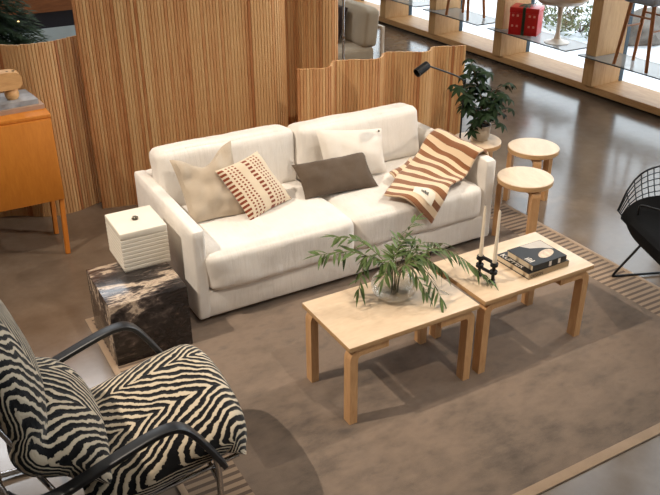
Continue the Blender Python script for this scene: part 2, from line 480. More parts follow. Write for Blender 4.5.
# window wall: sill beam, glulam fins, panes
cols = [-5.7, -4.45, -3.2, -1.92, -.65, .62, 1.86, 3.12, 4.50, 5.74, 6.86, 8.1]
struct('window_sill', B(4.70, 5.12, -7, 9.05, .03, .10, bev=.004), M['pine_sill'])
struct('sill_shadow_gap', B(4.76, 5.12, -7, 9.05, .0, .03), M['navy'])  # dark strip painted in as the shadow line under the sill beam
for k, y in enumerate(cols):
    o = struct('trim_%d' % (k + 3), B(4.67, 5.06, y - .065, y + .065, .10, 6, bev=.003), M['pine_beam'])
ys = [-7.0] + cols + [9.05]
for k, (a, b) in enumerate(zip(ys, ys[1:])):
    bm = bmesh.new()
    for (y0, y1) in ((a, a + .13), (b - .065, b)): box(bm, 5.062, 5.115, y0, y1, .10, 6)
    box(bm, 5.062, 5.115, a, b, 2.75, 2.82)
    w = struct('window_%d' % (k + 1), bm, M['teal_frame'])
    obj('pane', B(5.085, 5.093, a + .1, b - .05, .10, 6), M['pane'], w, smooth=False)
# outside
bm = bmesh.new(); bmesh.ops.create_grid(bm, x_segments=60, y_segments=80, size=1, matrix=Matrix.Translation((20.1, 3, -.1)) @ Matrix.Diagonal((15, 25, 1, 1)))
for v in bm.verts:
    if v.co.x > 5.4: v.co.z += noise.fractal(v.co * .6, 1, 2, 3) * .06
struct('ground_snow', bm, M['snow'], smooth=True)
def shrub(c, r, n, label, seed):
    rnd = random.Random(seed); t = thing('snowy_shrub', label, 'shrub', (c[0], c[1], -.1))
    bm, sm = bmesh.new(), bmesh.new()
    for k in range(9):
        a = rnd.uniform(0, 2 * PI); q = V((math.cos(a) * r * .6, math.sin(a) * r * .6, rnd.uniform(.25, .5) * r)); tube(sm, [V((0, 0, 0)), q * .5 + V((0, 0, .04)), q], .008, 5, r2=.004)
    for k in range(n):
        a = rnd.uniform(0, 2 * PI); e = rnd.uniform(.05, 1); rr = r * rnd.uniform(.35, 1)
        p = V((math.cos(a) * rr, math.sin(a) * rr, max(.02, rr * .55 * e)))
        blade(bm, p, V((rnd.uniform(-1, 1), rnd.uniform(-1, 1), rnd.uniform(-.2, 1))), V((rnd.uniform(-1, 1), rnd.uniform(-1, 1), 1)), rnd.uniform(.06, .11), .035, seg=2)
    obj('branch', sm, M['bark'], t); obj('foliage', bm, M['winter_leaf'], t)
M['winter_leaf'] = plain('winter_leaf', (112, 120, 84), .7, var=.5, scale=7)
shrub((7.25, 6.2), .62, 420, 'low leafy shrub in the snow behind the red gift box', 1)
shrub((7.0, 5.45), .5, 330, 'small leafy shrub in the snow beyond the white pedestal chair', 2)
shrub((8.0, 4.95), .4, 200, 'small shrub in the snow behind the grey rock', 5)
bm = bmesh.new(); bmesh.ops.create_icosphere(bm, subdivisions=4, radius=1)
for v in bm.verts:
    v.co *= 1 + noise.fractal(v.co * 1.6, 1, 2, 4) * .22
    v.co = V((v.co.x * .42, v.co.y * .36, v.co.z * .3))
o = obj('rock', bm, M['rock']); o.location = (7.35, 4.72, 0.02); tag(o, 'rounded grey rock lying in the snow outside the window', 'rock')

# ------------------------------------------------------------------ rug
rx, ry = .71, .385
rug = obj('rug', B(-1.51 + .03, 1.51 - .03, -1.115 + .05, 1.115 - .03, 0, .008), M['rug']); rug.location = (rx, ry, .0005)
tag(rug, 'large brown woven rug with ribbed tan ends under the sofa and tables', 'rug')
bm = bmesh.new()
box(bm, -1.51, -1.48, -1.115, 1.115, 0, .0085, bev=.003); box(bm, 1.48, 1.51, -1.115, 1.115, 0, .0085, bev=.003)
box(bm, -1.48, 1.48, -1.115, -1.065, 0, .0095, bev=.003); box(bm, -1.48, 1.48, 1.085, 1.115, 0, .0085, bev=.003)
e = obj('border', bm, M['rug_edge'], rug); e['label'] = 'pale tan bound border'

# ------------------------------------------------------------------ sofa
sofa = thing('sofa', 'ivory two-seat linen sofa with scatter cushions in front of slatted screens', 'sofa', (.73, 1.6, G))
def part(name, bm, mat, p): return obj(name, bm, mat, p, world=True)
part('base', B(-.22, 1.69, 1.120, 2.02, .035, .20, bev=.02, seg=3), M['sofa'], sofa)
for x0, x1 in ((-.275, -.195), (1.665, 1.752)):
    bm = soft_box(x1 - x0, .975, .54, .022, 12, (.004, 0, .004), .003, 5, x0); bmesh.ops.translate(bm, verts=bm.verts, vec=((x0 + x1) / 2, 1.605, .303)); part('arm', bm, M['sofa'], sofa)
bm = soft_box(1.88, .085, .54, .022, 12, (0, .004, .004), .003, 5, 4); bmesh.ops.translate(bm, verts=bm.verts, vec=(.73, 2.045, .303)); part('back_frame', bm, M['sofa'], sofa)
for x in (-.2, 1.66):
    for y in (1.19, 2.02):
        part('leg', B(x - .02, x + .02, y - .02, y + .02, G, .04, bev=.003), M['black_wood'], sofa)
def cushion(name, size, r, puff, loc, rx=0, rz=0, wr=.008, ws=5, seed=0, n=18):
    bm = soft_box(*size, r, n, puff, wr, ws, seed)
    bmesh.ops.rotate(bm, verts=bm.verts, matrix=Matrix.Rotation(rz, 3, 'Z') @ Matrix.Rotation(rx, 3, 'X'))
    bmesh.ops.translate(bm, verts=bm.verts, vec=loc)
    return part(name, bm, M['sofa'], sofa)
cushion('seat_cushion', (.905, .80, .235), .045, (.004, .01, .012), (.25, 1.485, .312), wr=.012, ws=4.5, seed=1)
cushion('seat_cushion', (.945, .785, .225), .045, (.004, .01, .012), (1.182, 1.495, .307), wr=.012, ws=4.5, seed=2)
cushion('back_cushion', (.885, .20, .36), .045, (.004, .014, .006), (.237, 1.865, .578), rx=-.14, wr=.012, ws=4, seed=3)
cushion('back_cushion', (.925, .20, .355), .05, (.004, .02, .004), (1.152, 1.845, .576), rx=-.15, wr=.012, ws=4, seed=4)

# scatter cushions: things of their own, leaning on the back cushions
def scatter(name, corners, T, mat, label, **kw):
    bm = pillow(*corners, T, **kw); c = V((0, 0, 0))
    for k in corners: c += V(k) / 4
    bmesh.ops.translate(bm, verts=bm.verts, vec=-c)
    o = obj(name, bm, M[mat]); o.location = c
    return tag(o, label, 'cushion')
# corners: bottom-left, bottom-right, top-left, top-right
scatter('scatter_cushion', ((-.15, 1.46, .445), (.18, 1.45, .435), (-.17, 1.68, .765), (.215, 1.70, .80)), .13, 'beige', 'plain oatmeal beige linen cushion with its top dented, by the left sofa arm', chop=.09, wr=.03, seed=2)
scatter('scatter_cushion', ((.16, 1.345, .435), (.49, 1.475, .452), (.04, 1.53, .705), (.345, 1.62, .735)), .12, 'weave', 'cream cushion with rust red woven dashes leaning on the beige cushion', seed=5)
scatter('scatter_cushion', ((.56, 1.44, .445), (1.055, 1.40, .437), (.555, 1.60, .61), (1.06, 1.58, .61)), .125, 'brown_cushion', 'dark taupe brown lumbar cushion in the middle of the sofa', wr=.02, seed=8)
w = scatter('scatter_cushion', ((.775, 1.56, .45), (1.225, 1.56, .44), (.775, 1.70, .765), (1.26, 1.69, .69)), .13, 'white_cushion', 'off-white square cushion with a small button behind the brown lumbar cushion', seed=11)
bm = L([(0, .004), (.006, .003), (.008, 0), (0, -.001)], 12); bmesh.ops.rotate(bm, verts=bm.verts, matrix=Matrix.Rotation(1.15, 3, 'X')); bmesh.ops.translate(bm, verts=bm.verts, vec=(1.215, 1.655, .69))
part('button', bm, M['pewter'], w)

# striped throw over the right arm, down across the seat and over its front edge
def make_throw():
    rows = [  # left edge and right edge of each row, world
        ((1.755, 1.66, .52), (1.765, 1.21, .50)),
        ((1.725, 1.67, .592), (1.725, 1.20, .594)),
        ((1.655, 1.665, .592), (1.655, 1.19, .590)),
        ((1.59, 1.655, .545), (1.60, 1.19, .50)),
        ((1.51, 1.61, .498), (1.545, 1.165, .468)),
        ((1.42, 1.55, .484), (1.49, 1.14, .462)),
        ((1.31, 1.47, .480), (1.42, 1.115, .458)),
        ((1.21, 1.41, .478), (1.37, 1.09, .435)),
        ((1.10, 1.31, .480), (1.31, 1.075, .375)),
        ((1.03, 1.255, .482), (1.265, 1.07, .31)),
        ((.965, 1.20, .478), (1.225, 1.075, .245))]
    nu, nv = 26, 60
    L_ = catmull([r[0] for r in rows], 6); R_ = catmull([r[1] for r in rows], 6)
    bm = bmesh.new(); uvl = bm.loops.layers.uv.new('UVMap'); g = []
    for j, (a, b) in enumerate(zip(L_, R_)):
        row = []
        t = j / (len(L_) - 1)
        for i in range(nu + 1):
            s = i / nu; p = a.lerp(b, s)
            if t > .42:                      # lies on the seat and bends over its front edge: measure along the cloth
                qa = a.y; qb = b.y if b.z > .455 else 1.12 - (.458 - b.z)
                q = qa + (qb - qa) * s; Z0, r = .470, .055
                if q >= 1.13: sp = V((p.x, q, Z0))
                else:
                    d = 1.13 - q
                    if d < r * PI / 2: sp = V((p.x, 1.13 - r * math.sin(d / r), Z0 - r + r * math.cos(d / r)))
                    else: sp = V((p.x, 1.13 - r - .002, Z0 - r - (d - r * PI / 2)))
                k = min(1, (t - .42) / .16); p = p.lerp(sp, k)
            p.z += .012 * math.sin(s * 7 + t * 9) * (1 - abs(2 * s - 1)) * math.sin(PI * min(1, t * 1.2)) * (1 if t < .6 else .4) + .004 * noise.noise(V((s * 5, t * 9, 1))) + .008 * math.sin(PI * t)
            row.append(bm.verts.new(p))
        g.append(row)
    n = len(g)
    for j in range(n - 1):
        for i in range(nu):
            f = bm.faces.new((g[j][i], g[j][i + 1], g[j + 1][i + 1], g[j + 1][i]))
            for lp, (a, b) in zip(f.loops, ((i, j), (i + 1, j), (i + 1, j + 1), (i, j + 1))): lp[uvl].uv = (a / nu, b / (n - 1))
    return bm, [[v.co.copy() for v in r] for r in g]
bm, gc = make_throw()
th = obj('throw_blanket', bm, M['throw']); tag(th, 'rust and cream striped wool throw draped over the right sofa arm', 'blanket')
sm = th.modifiers.new('thick', 'SOLIDIFY'); sm.thickness = .014; sm.offset = 1
# folded under-layer that shows at the left corner
def fold_layer():
    P = [((1.44, 1.60, .474), (1.36, 1.42, .470)), ((1.33, 1.52, .472), (1.28, 1.36, .470)), ((1.22, 1.475, .474), (1.20, 1.32, .470)), ((1.17, 1.45, .476), (1.15, 1.30, .470))]
    bm = bmesh.new(); uvl = bm.loops.layers.uv.new('UVMap'); A = catmull([p[0] for p in P], 6); D = catmull([p[1] for p in P], 6); g = []
    for a, b in zip(A, D): g.append([bm.verts.new(a.lerp(b, i / 8) + V((0, 0, .006 * math.sin(i)))) for i in range(9)])
    for j in range(len(g) - 1):
        for i in range(8):
            f = bm.faces.new((g[j][i], g[j][i + 1], g[j + 1][i + 1], g[j + 1][i]))
            for lp, (a, b) in zip(f.loops, ((i, j), (i + 1, j), (i + 1, j + 1), (i, j + 1))): lp[uvl].uv = (a / 40, .42 + .3 * b / (len(g) - 1))
    return bm
f = obj('folded_corner', fold_layer(), M['throw'], th); sm = f.modifiers.new('thick', 'SOLIDIFY'); sm.thickness = .014; sm.offset = 1
# white woven label with a small dark mark
def on_throw(s_, t_, up):
    fi, fj = s_ * (len(gc[0]) - 1), t_ * (len(gc) - 1); i, j = min(len(gc[0]) - 2, int(fi)), min(len(gc) - 2, int(fj)); fi -= i; fj -= j
    A, Bq, Cq, D = gc[j][i], gc[j][i + 1], gc[j + 1][i], gc[j + 1][i + 1]
    n = (Bq - A).cross(Cq - A).normalized(); n = n if n.z > 0 else -n
    return (A.lerp(Bq, fi)).lerp(Cq.lerp(D, fi), fj) + n * up
def patch(s0, s1, t0, t1, up, n=10):
    bm = bmesh.new(); r = [[bm.verts.new(on_throw(s0 + (s1 - s0) * i / n, t0 + (t1 - t0) * j / 3, up)) for i in range(n + 1)] for j in range(4)]
    for j in range(3):
        for i in range(n): bm.faces.new((r[j][i], r[j][i + 1], r[j + 1][i + 1], r[j + 1][i]))
    return bm
lab = obj('label', patch(.42, .78, .82, .915, .0175), M['label'], th); lab['label'] = 'white woven label with a small dark mark'
bm = bmesh.new()
for k, hg in enumerate((.03, .02, .022, .03, .02, .026)):
    s0 = .55 + k * .019; q = [on_throw(s0, .88, .0195), on_throw(s0 + .012, .88, .0195), on_throw(s0 + .012, .88 - hg, .0195), on_throw(s0, .88 - hg, .0195)]
    bm.faces.new([bm.verts.new(p) for p in q])
obj('mark', bm, M['ink'], lab)

# ------------------------------------------------------------------ coffee tables
def leg_profile(h, run, th, rad, n=8):
    """Bent L leg in (a, z): outer face at a=0, running inward to +run under the top at height h."""
    o_, i_ = [], []
    for k in range(n + 1):
        t = PI / 2 * k / n
        o_.append((rad - rad * math.cos(t), h - rad + rad * math.sin(t)))
        r2 = max(.004, rad - th); i_.append((th + r2 - r2 * math.cos(t), h - th - r2 + r2 * math.sin(t)))
    return [(0, 0)] + o_ + [(run, h)] + [(run, h - th)] + i_[::-1] + [(th, 0)]
TW, TD, TH = .71, .433, .44
def coffee_table(x, y, label, group):
    t = thing('coffee_table', label, 'table', (x, y, G), 0, group)
    bm = B(-TW / 2, TW / 2, -TD / 2, TD / 2, TH - G - .026, TH - G, bev=.004, seg=2)
    top = obj('tabletop', bm, [M['birch'], M['birch_edge']], t)
    for p in top.data.polygons:
        if abs(p.normal.z) < .5: p.material_index = 1
    for sx in (-1, 1):
        for sy in (-1, 1):
            pr = [(-sx * 0 + sx * (TW / 2 - .012 - a), z) for a, z in leg_profile(TH - G - .026, .2, .04, .06)]
            y0 = sy * (TD / 2 - .012 - .052 / 2); bm = sweep_profile(bmesh.new(), pr, 'y', y0 - .026, y0 + .026)
            es = [e for e in bm.edges if len(e.link_faces) == 2 and e.calc_face_angle(0) > 1.2]
            bmesh.ops.bevel(bm, geom=es, offset=.003, segments=2, affect='EDGES')
            obj('leg', bm, M['birch_leg'], t)
    for sx in (-1, 1):
        x0 = sx * (TW / 2 - .10)
        obj('rail', B(x0 - .011, x0 + .011, -TD / 2 + .066, TD / 2 - .066, TH - G - .066, TH - G - .028, bev=.002), M['birch_leg'], t)
    return t
coffee_table(TW / 2, TD / 2, 'birch coffee table carrying the glass vase of green branches', 'birch coffee tables pushed together')
coffee_table(TW * 1.5 + .036, TD / 2 + .004, 'birch coffee table carrying the black candle holder and two books', 'birch coffee tables pushed together')

# ------------------------------------------------------------------ stools
def stool(x, y, az, label, z=0):
    t = thing('stool', label, 'stool', (x, y, z), az, 'round birch stools beside the sofa')
    h, R = .44 - z, .176
    obj('seat', L([(0, h - .036), (R - .004, h - .036), (R, h - .032), (R, h - .004), (R - .004, h), (0, h)], 48), [M['birch'], M['birch_edge']], t)
    s = t.children[0]
    for p in s.data.polygons:
        if abs(p.normal.z) < .5: p.material_index = 1
    for k in range(3):
        pr = [(R - .004 - a, zz) for a, zz in leg_profile(h - .036, .12, .034, .05)]
        bm = sweep_profile(bmesh.new(), pr, 'y', -.027, .027)
        es = [e for e in bm.edges if len(e.link_faces) == 2 and e.calc_face_angle(0) > 1.2]
        bmesh.ops.bevel(bm, geom=es, offset=.003, segments=2, affect='EDGES')
        bmesh.ops.rotate(bm, verts=bm.verts, matrix=Matrix.Rotation(2 * PI * k / 3, 3, 'Z'))
        obj('leg', bm, M['birch_leg'], t)
    return t
R_ = math.radians
s1 = stool(1.94, 1.05, R_(254), 'round birch stool nearest the sofa front, standing on the rug', G)
s2_ = stool(2.36, 1.43, R_(239), 'round birch stool on bare floor just beyond the rug corner, nothing on it')
s3 = stool(2.10, 1.735, R_(252), 'round birch stool under the potted plant')

# ------------------------------------------------------------------ potted plant
def potted_plant():
    rnd = random.Random(3)
    t = thing('potted_plant', 'dark green umbrella plant in a pale pot on a birch stool', 'plant', (2.135, 1.74, .4405))
    obj('pot', L([(0, 0), (.058, 0), (.064, .01), (.070, .085), (.072, .108), (.066, .108), (.064, .095), (0, .09)], 32), M['ceramic'], t)
    obj('soil', L([(0, .098), (.0635, .096), (.0635, .08)], 24), M['soil'], t)
    fb = bmesh.new(); sb = bmesh.new()
    tips = []
    mains = [((0, 0, .10), (-.02, .0, .3), (-.11, .02, .55)), ((.01, .01, .10), (.05, 0, .25), (.11, -.02, .36)), ((-.01, 0, .10), (-.09, -.02, .26), (-.22, -.03, .42)), ((0, .01, .10), (.02, .05, .3), (.0, .06, .46))]
    for m in mains:
        P = catmull(m, 6); tube(sb, P, .006, 6, r2=.003)
        for k in range(3, len(P)):
            for _ in range(2 if k % 2 else 1):
                a = rnd.uniform(0, 2 * PI); d = V((math.cos(a), math.sin(a), rnd.uniform(-.1, .6))).normalized() * rnd.uniform(.06, .12)
                q = P[k] + d; tube(sb, [P[k], P[k] + d * .5 + V((0, 0, .012)), q], .002, 4)
                tips.append((q, d))
    for a in range(13):
        ang = rnd.uniform(0, 2 * PI); d = V((math.cos(ang) * .13, math.sin(ang) * .13, rnd.uniform(.0, .1))); q = V((rnd.uniform(-.03, .07), rnd.uniform(-.05, .03), rnd.uniform(.05, .2))) 
        tube(sb, [V((0, 0, .12)), q * .6 + V((0, 0, .06)), q + d], .002, 4); tips.append((q + d, d))
    for q, d in tips:
        up = (V((0, 0, 1)) + d.normalized() * .5).normalized(); e1 = up.cross(V((.3, .7, .2))).normalized(); e2 = up.cross(e1)
        n = rnd.choice((6, 7, 7)); ph = rnd.uniform(0, 1)
        for k in range(n):
            a = 2 * PI * (k + ph) / n; dd = (e1 * math.cos(a) + e2 * math.sin(a)) - up * rnd.uniform(.08, .4)
            blade(fb, q, dd, up, rnd.uniform(.055, .082), .031, bend=.3, seg=4)
    obj('stem', sb, M['bark'], t); obj('foliage', fb, M['leaf_dark'], t)
potted_plant()

# ------------------------------------------------------------------ floor lamp
lamp = thing('floor_lamp', 'slim black floor lamp with small cylinder head leaning over the sofa', 'lamp', (1.93, 1.71, 0))
obj('base', L([(0, 0), (.085, 0), (.085, .012), (.075, .018), (0, .018)], 32), M['black_metal'], lamp)
obj('pole', Tb([(0, 0, .015), (0, 0, .5), (0, 0, .895)], .0065, 10), M['black_metal'], lamp)
obj('arm', Tb(catmull([(0, 0, .888), (-.17, -.13, .985), (-.45, -.19, 1.105)], 6), .0055, 8), M['black_metal'], lamp)
obj('joint', L([(0, -.014), (.011, -.014), (.013, 0), (.011, .014), (0, .014)], 16, (0, 0, .892)), M['black_metal'], lamp)
bm = L([(0, .052), (.016, .052), (.025, .046), (.027, .03), (.028, -.05), (.026, -.05), (.024, .02), (0, .03)], 24)
bmesh.ops.rotate(bm, verts=bm.verts, matrix=V((0, 0, -1)).rotation_difference(V((-.88, -.1, -.38))).to_matrix() )
bmesh.ops.translate(bm, verts=bm.verts, vec=(-.50, -.197, 1.095))
obj('lamp_shade', bm, M['black_metal'], lamp)

# ------------------------------------------------------------------ slatted screens
def screen(name, path, h, label, pitch=.021, z=0.0, depth=.014):
    P = catmull(path, 40); t = thing(name, label, 'screen', (path[0][0], path[0][1], z), 0, 'slatted pine screens behind the sofa')
    # arc-length resample
    d = [0]
    for a, b in zip(P, P[1:]): d.append(d[-1] + (b - a).length)
    n = int(d[-1] / pitch); pts = []; j = 0
    for k in range(n + 1):
        s = k * d[-1] / n
        while j < len(d) - 2 and d[j + 1] < s: j += 1
        f = (s - d[j]) / max(1e-9, d[j + 1] - d[j]); pts.append(P[j].lerp(P[j + 1], f))
    bm = bmesh.new(); uvl = bm.loops.layers.uv.new('UVMap'); off = V(t.location)
    for k, (a, b) in enumerate(zip(pts, pts[1:])):
        T = (b - a).normalized(); N = V((T.y, -T.x, 0)); w = (b - a).length * .468; c = (a + b) / 2
        dz = random.uniform(-.002, .002)
        sec = [c - T * w - N * depth * .5, c - T * w + N * depth * .26, c - T * w * .72 + N * depth * .5, c + T * w * .72 + N * depth * .5, c + T * w + N * depth * .26, c + T * w - N * depth * .5]
        lo = [bm.verts.new(V((p.x, p.y, z)) - off) for p in sec]; hi = [bm.verts.new(V((p.x, p.y, z + h + dz)) - off) for p in sec]
        fs = [bm.faces.new((lo[i], lo[(i + 1) % 6], hi[(i + 1) % 6], hi[i])) for i in range(6)] + [bm.faces.new(hi), bm.faces.new(lo[::-1])]
        for f in fs:
            for lp in f.loops: lp[uvl].uv = (k + .5, lp.vert.co.z)
    obj('slats', bm, M['slat'], t, smooth=False)
    # webbing that joins the slats at the back
    bm = bmesh.new(); g = []
    for i, a in enumerate(pts):
        T = (pts[min(i + 1, n)] - pts[max(i - 1, 0)]).normalized(); N = V((T.y, -T.x, 0)); q = a - N * depth * .28
        g.append([bm.verts.new(V((q.x, q.y, zz)) - off) for zz in (z + .004, z + h - .004)])
    for a, b in zip(g, g[1:]): bm.faces.new((a[0], b[0], b[1], a[1]))
    w = obj('webbing', bm, M['slat_back'], t, smooth=False); s = w.modifiers.new('t', 'SOLIDIFY'); s.thickness = .004; s.offset = 0
    return t
screen('slatted_screen', [(-.31, 2.905, 0), (-.12, 2.86, 0), (.1, 2.79, 0), (.35, 2.72, 0), (.6, 2.655, 0), (.80, 2.60, 0), (.95, 2.59, 0), (1.05, 2.64, 0), (1.11, 2.74, 0), (1.18, 2.72, 0), (1.26, 2.58, 0), (1.36, 2.52, 0), (1.425, 2.535, 0)], 1.6,
       'tall wavy slatted pine screen behind the left half of the sofa')
screen('slatted_screen', [(.926, 2.215, 0), (.98, 2.185, 0), (1.06, 2.152, 0), (1.135, 2.15, 0), (1.185, 2.205, 0), (1.24, 2.265, 0), (1.34, 2.24, 0), (1.45, 2.185, 0), (1.54, 2.17, 0), (1.60, 2.215, 0), (1.66, 2.28, 0), (1.76, 2.25, 0), (1.86, 2.18, 0), (1.945, 2.15, 0), (2.0, 2.19, 0), (2.05, 2.235, 0), (2.15, 2.20, 0), (2.285, 2.15, 0)], 1.0,
       'low wavy slatted pine screen behind the right half of the sofa')
screen('slatted_screen', [(-1.75, 3.25, 0), (-1.5, 3.02, 0), (-1.25, 3.0, 0), (-1.0, 3.12, 0), (-.85, 3.085, 0), (-.72, 2.99, 0), (-.6, 2.945, 0), (-.47, 2.955, 0), (-.37, 2.995, 0), (-.22, 3.06, 0), (-.05, 3.1, 0)], 1.2,
       'slatted pine screen behind the honey orange cabinet')

# ------------------------------------------------------------------ marble block, box
mb = obj('side_table', B(-.20, .20, -.215, .215, 0, .352, bev=.003), M['marble']); mb.location = (-.568, 1.19, G)
tag(mb, 'dark veined marble cube side table beside the left sofa arm', 'side table')
bx = thing('storage_box', 'cream ribbed lidded box on the marble cube', 'box', (-.475, 1.405, G + .3525))
w_, d_ = .123, .137
prof = []
for k in range(8):
    z0 = .004 + k * .0225; prof += [(0.0, z0), (.002, z0 + .004), (.002, z0 + .018), (0, z0 + .0215)]
bm = bmesh.new(); rings = []
for o_, z_ in [(-.001, 0)] + prof:
    rings.append([bm.verts.new((sx * (w_ + o_), sy * (d_ + o_), z_)) for sx, sy in ((-1, -1), (1, -1), (1, 1), (-1, 1))])
for a, b in zip(rings, rings[1:]):
    for i in range(4): bm.faces.new((a[i], a[(i + 1) % 4], b[(i + 1) % 4], b[i]))
bm.faces.new(rings[0][::-1]); bm.faces.new(rings[-1])
obj('body', bm, M['box'], bx, smooth=False)
obj('lid', B(-w_ - .002, w_ + .002, -d_ - .002, d_ + .002, .184, .222, bev=.005, seg=3), M['box'], bx)
bm = bmesh.new()
for a in (0, 1.1, 2.2): tube(bm, [V((.016 * math.cos(t) * math.cos(a), .016 * math.cos(t) * math.sin(a), .228 + .011 * math.sin(t))) for t in [k * PI / 8 for k in range(9)]], .0035, 6)
lathe(bm, [(0, .222), (.016, .222), (.014, .227), (0, .228)], 16)
k = obj('knob', bm, M['pewter'], bx); k['label'] = 'small pewter knot knob'; k.location = (-.0, .0, 0)

# ------------------------------------------------------------------ vase with branches
vx, vy = .405, .265
vase = thing('vase', 'squat clear glass vase of water on the near coffee table', 'vase', (vx, vy, TH))
prof_o = [(0, .0), (.055, .0), (.078, .006), (.100, .028), (.110, .058), (.106, .085), (.090, .108), (.070, .124), (.060, .136), (.062, .148)]
prof_i = [(.058, .148), (.056, .136), (.066, .121), (.086, .105), (.101, .083), (.105, .058), (.095, .031), (.074, .013), (0, .011)]
obj('body', L(prof_o + prof_i, 48), M['vase'], vase, angle=80)
wt = obj('water', L([(0, .012), (.073, .014), (.094, .032), (.103, .056), (.1025, .070), (0, .070)], 40), M['water'], vase, angle=30); wt['label'] = 'clear water'
M['vase_rim'] = M['vase']
def branch(tip, mid, label, n, seed, lf=.075, start=(0, 0)):
    rnd = random.Random(seed)
    base = V((vx + start[0] * .5, vy + start[1] * .5, TH + .022)); neck = V((vx + start[0], vy + start[1], TH + .145))
    t = thing('leafy_branch', label, 'branch', base, 0, 'green branches in the glass vase')
    P = catmull([base, neck, V(mid), V(tip)], 8)
    obj('stem', Tb([p - base for p in P], .0028, 6, r2=.0011), M['twig'], t)
    bm = bmesh.new(); m = len(P)
    for k in range(n):
        f = .42 + .58 * (k + .5) / n; i = min(m - 2, int(f * (m - 1))); p = P[i].lerp(P[i + 1], f * (m - 1) - i)
        T = (P[i + 1] - P[i]).normalized(); s = T.cross(V((0, 0, 1))).normalized() * (1 if k % 2 else -1)
        d = T * rnd.uniform(.4, .9) + s * rnd.uniform(.35, .9) + V((0, 0, rnd.uniform(-.75, .15)))
        blade(bm, p - base, d, V((rnd.uniform(-.4, .4), rnd.uniform(-.4, .4), 1)), lf * rnd.uniform(.7, 1.2), .0155 * rnd.uniform(.8, 1.25), bend=rnd.uniform(.05, .3), seg=4)
    d = P[-1] - P[-2]; blade(bm, P[-1] - base, d, V((0, 0, 1)), lf, .012, .2)
    obj('leaves', bm, M['leaf'], t)
branch((.045, .34, .725), (.22, .32, .70), 'green branch arching farthest left over the sofa edge', 26, 1, .08, start=(-.02, .01))
branch((.20, .25, .545), (.27, .29, .68), 'green branch drooping low to the left of the vase', 22, 2, .085, start=(-.03, .0))
branch((.16, .40, .76), (.28, .36, .72), 'green branch with few leaves reaching left toward the seat cushions', 18, 3, start=(-.015, .02))
branch((.61, .40, .735), (.47, .34, .68), 'green branch rising tallest behind the vase toward the throw', 24, 4, start=(.01, .03))
branch((.86, .12, .475), (.66, .25, .635), 'green branch trailing right to the foot of the candle holder', 34, 5, .09, start=(.03, .01))
branch((.54, .08, .49), (.49, .20, .63), 'green branch hanging over the front right of the vase', 24, 6, .09, start=(.02, -.03))
branch((.74, .34, .60), (.56, .30, .66), 'green branch arching right over the gap between the tables', 26, 7, .085, start=(.03, .02))
branch((.47, .10, .53), (.43, .19, .63), 'green branch nodding over the middle front of the vase', 18, 8, .08, start=(.0, -.03))
branch((.30, .20, .60), (.36, .24, .66), 'short green branch leaning out over the left front of the vase', 18, 9, .08, start=(-.015, -.02))
branch((.50, .33, .69), (.44, .30, .66), 'short upright green branch in the middle of the vase', 22, 10, .085, start=(.01, .01))
branch((.62, .18, .56), (.51, .23, .65), 'short green branch curving down over the right side of the vase', 22, 11, .085, start=(.03, -.01))
# ------------------------------------------------------------------ candle holder, candles
ch = thing('candle_holder', 'black cast iron double candle holder on the right coffee table', 'candle holder', (.881, .167, TH + .004))
bm = bmesh.new()
ends = [V((-.006, .044, 0)), V((.006, -.044, 0))]
for e in ends:
    lathe(bm, [(0, 0), (.011, 0), (.012, .006), (.009, .02), (.008, .05), (.012, .056), (.008, .064), (.010, .095), (.016, .100), (.016, .112), (.012, .112), (.011, .104), (0, .103)], 16, e)
    for a in range(3):
        q = V((math.cos(a * 2.1 + .4) * .02, math.sin(a * 2.1 + .4) * .02, 0)); tube(bm, [e + V((0, 0, .012)), e + q * .7 + V((0, 0, .008)), e + q + V((0, 0, .003))], .006, 6)
    for z_ in (.058, .1):
        for a in range(4):
            m_ = Matrix.Translation(e + V((math.cos(a * PI / 2) * .013, math.sin(a * PI / 2) * .013, z_))); bmesh.ops.create_uvsphere(bm, u_segments=8, v_segments=6, radius=.0105, matrix=m_)
tube(bm, [ends[0] + V((0, 0, .058)), ends[0].lerp(ends[1], .25) + V((0, 0, .048)), ends[0].lerp(ends[1], .75) + V((0, 0, .048)), ends[1] + V((0, 0, .058))], .0085, 8)
tube(bm, [ends[0] + V((0, 0, .096)), ends[0].lerp(ends[1], .25) + V((0, 0, .108)), ends[0].lerp(ends[1], .75) + V((0, 0, .108)), ends[1] + V((0, 0, .096))], .009, 8)
obj('holder', bm, M['black_iron'], ch)
for e, h, lb in ((ends[0], .275, 'slim cream taper candle in the back cup, nearer the sofa'), (ends[1], .285, 'slim cream taper candle in the front cup, nearer the books')):
    t = thing('taper_candle', lb, 'candle', V((.881, .167, TH + .004 + .1035)) + e, 0, 'taper candles in the iron holder')
    obj('wax', L([(0, 0), (.0105, 0), (.0095, .05), (.006, h - .01), (.003, h), (0, h)], 16), M['candle'], t)
    obj('wick', Tb([(0, 0, h - .002), (.001, 0, h + .006)], .0009, 5), M['ink'], t)

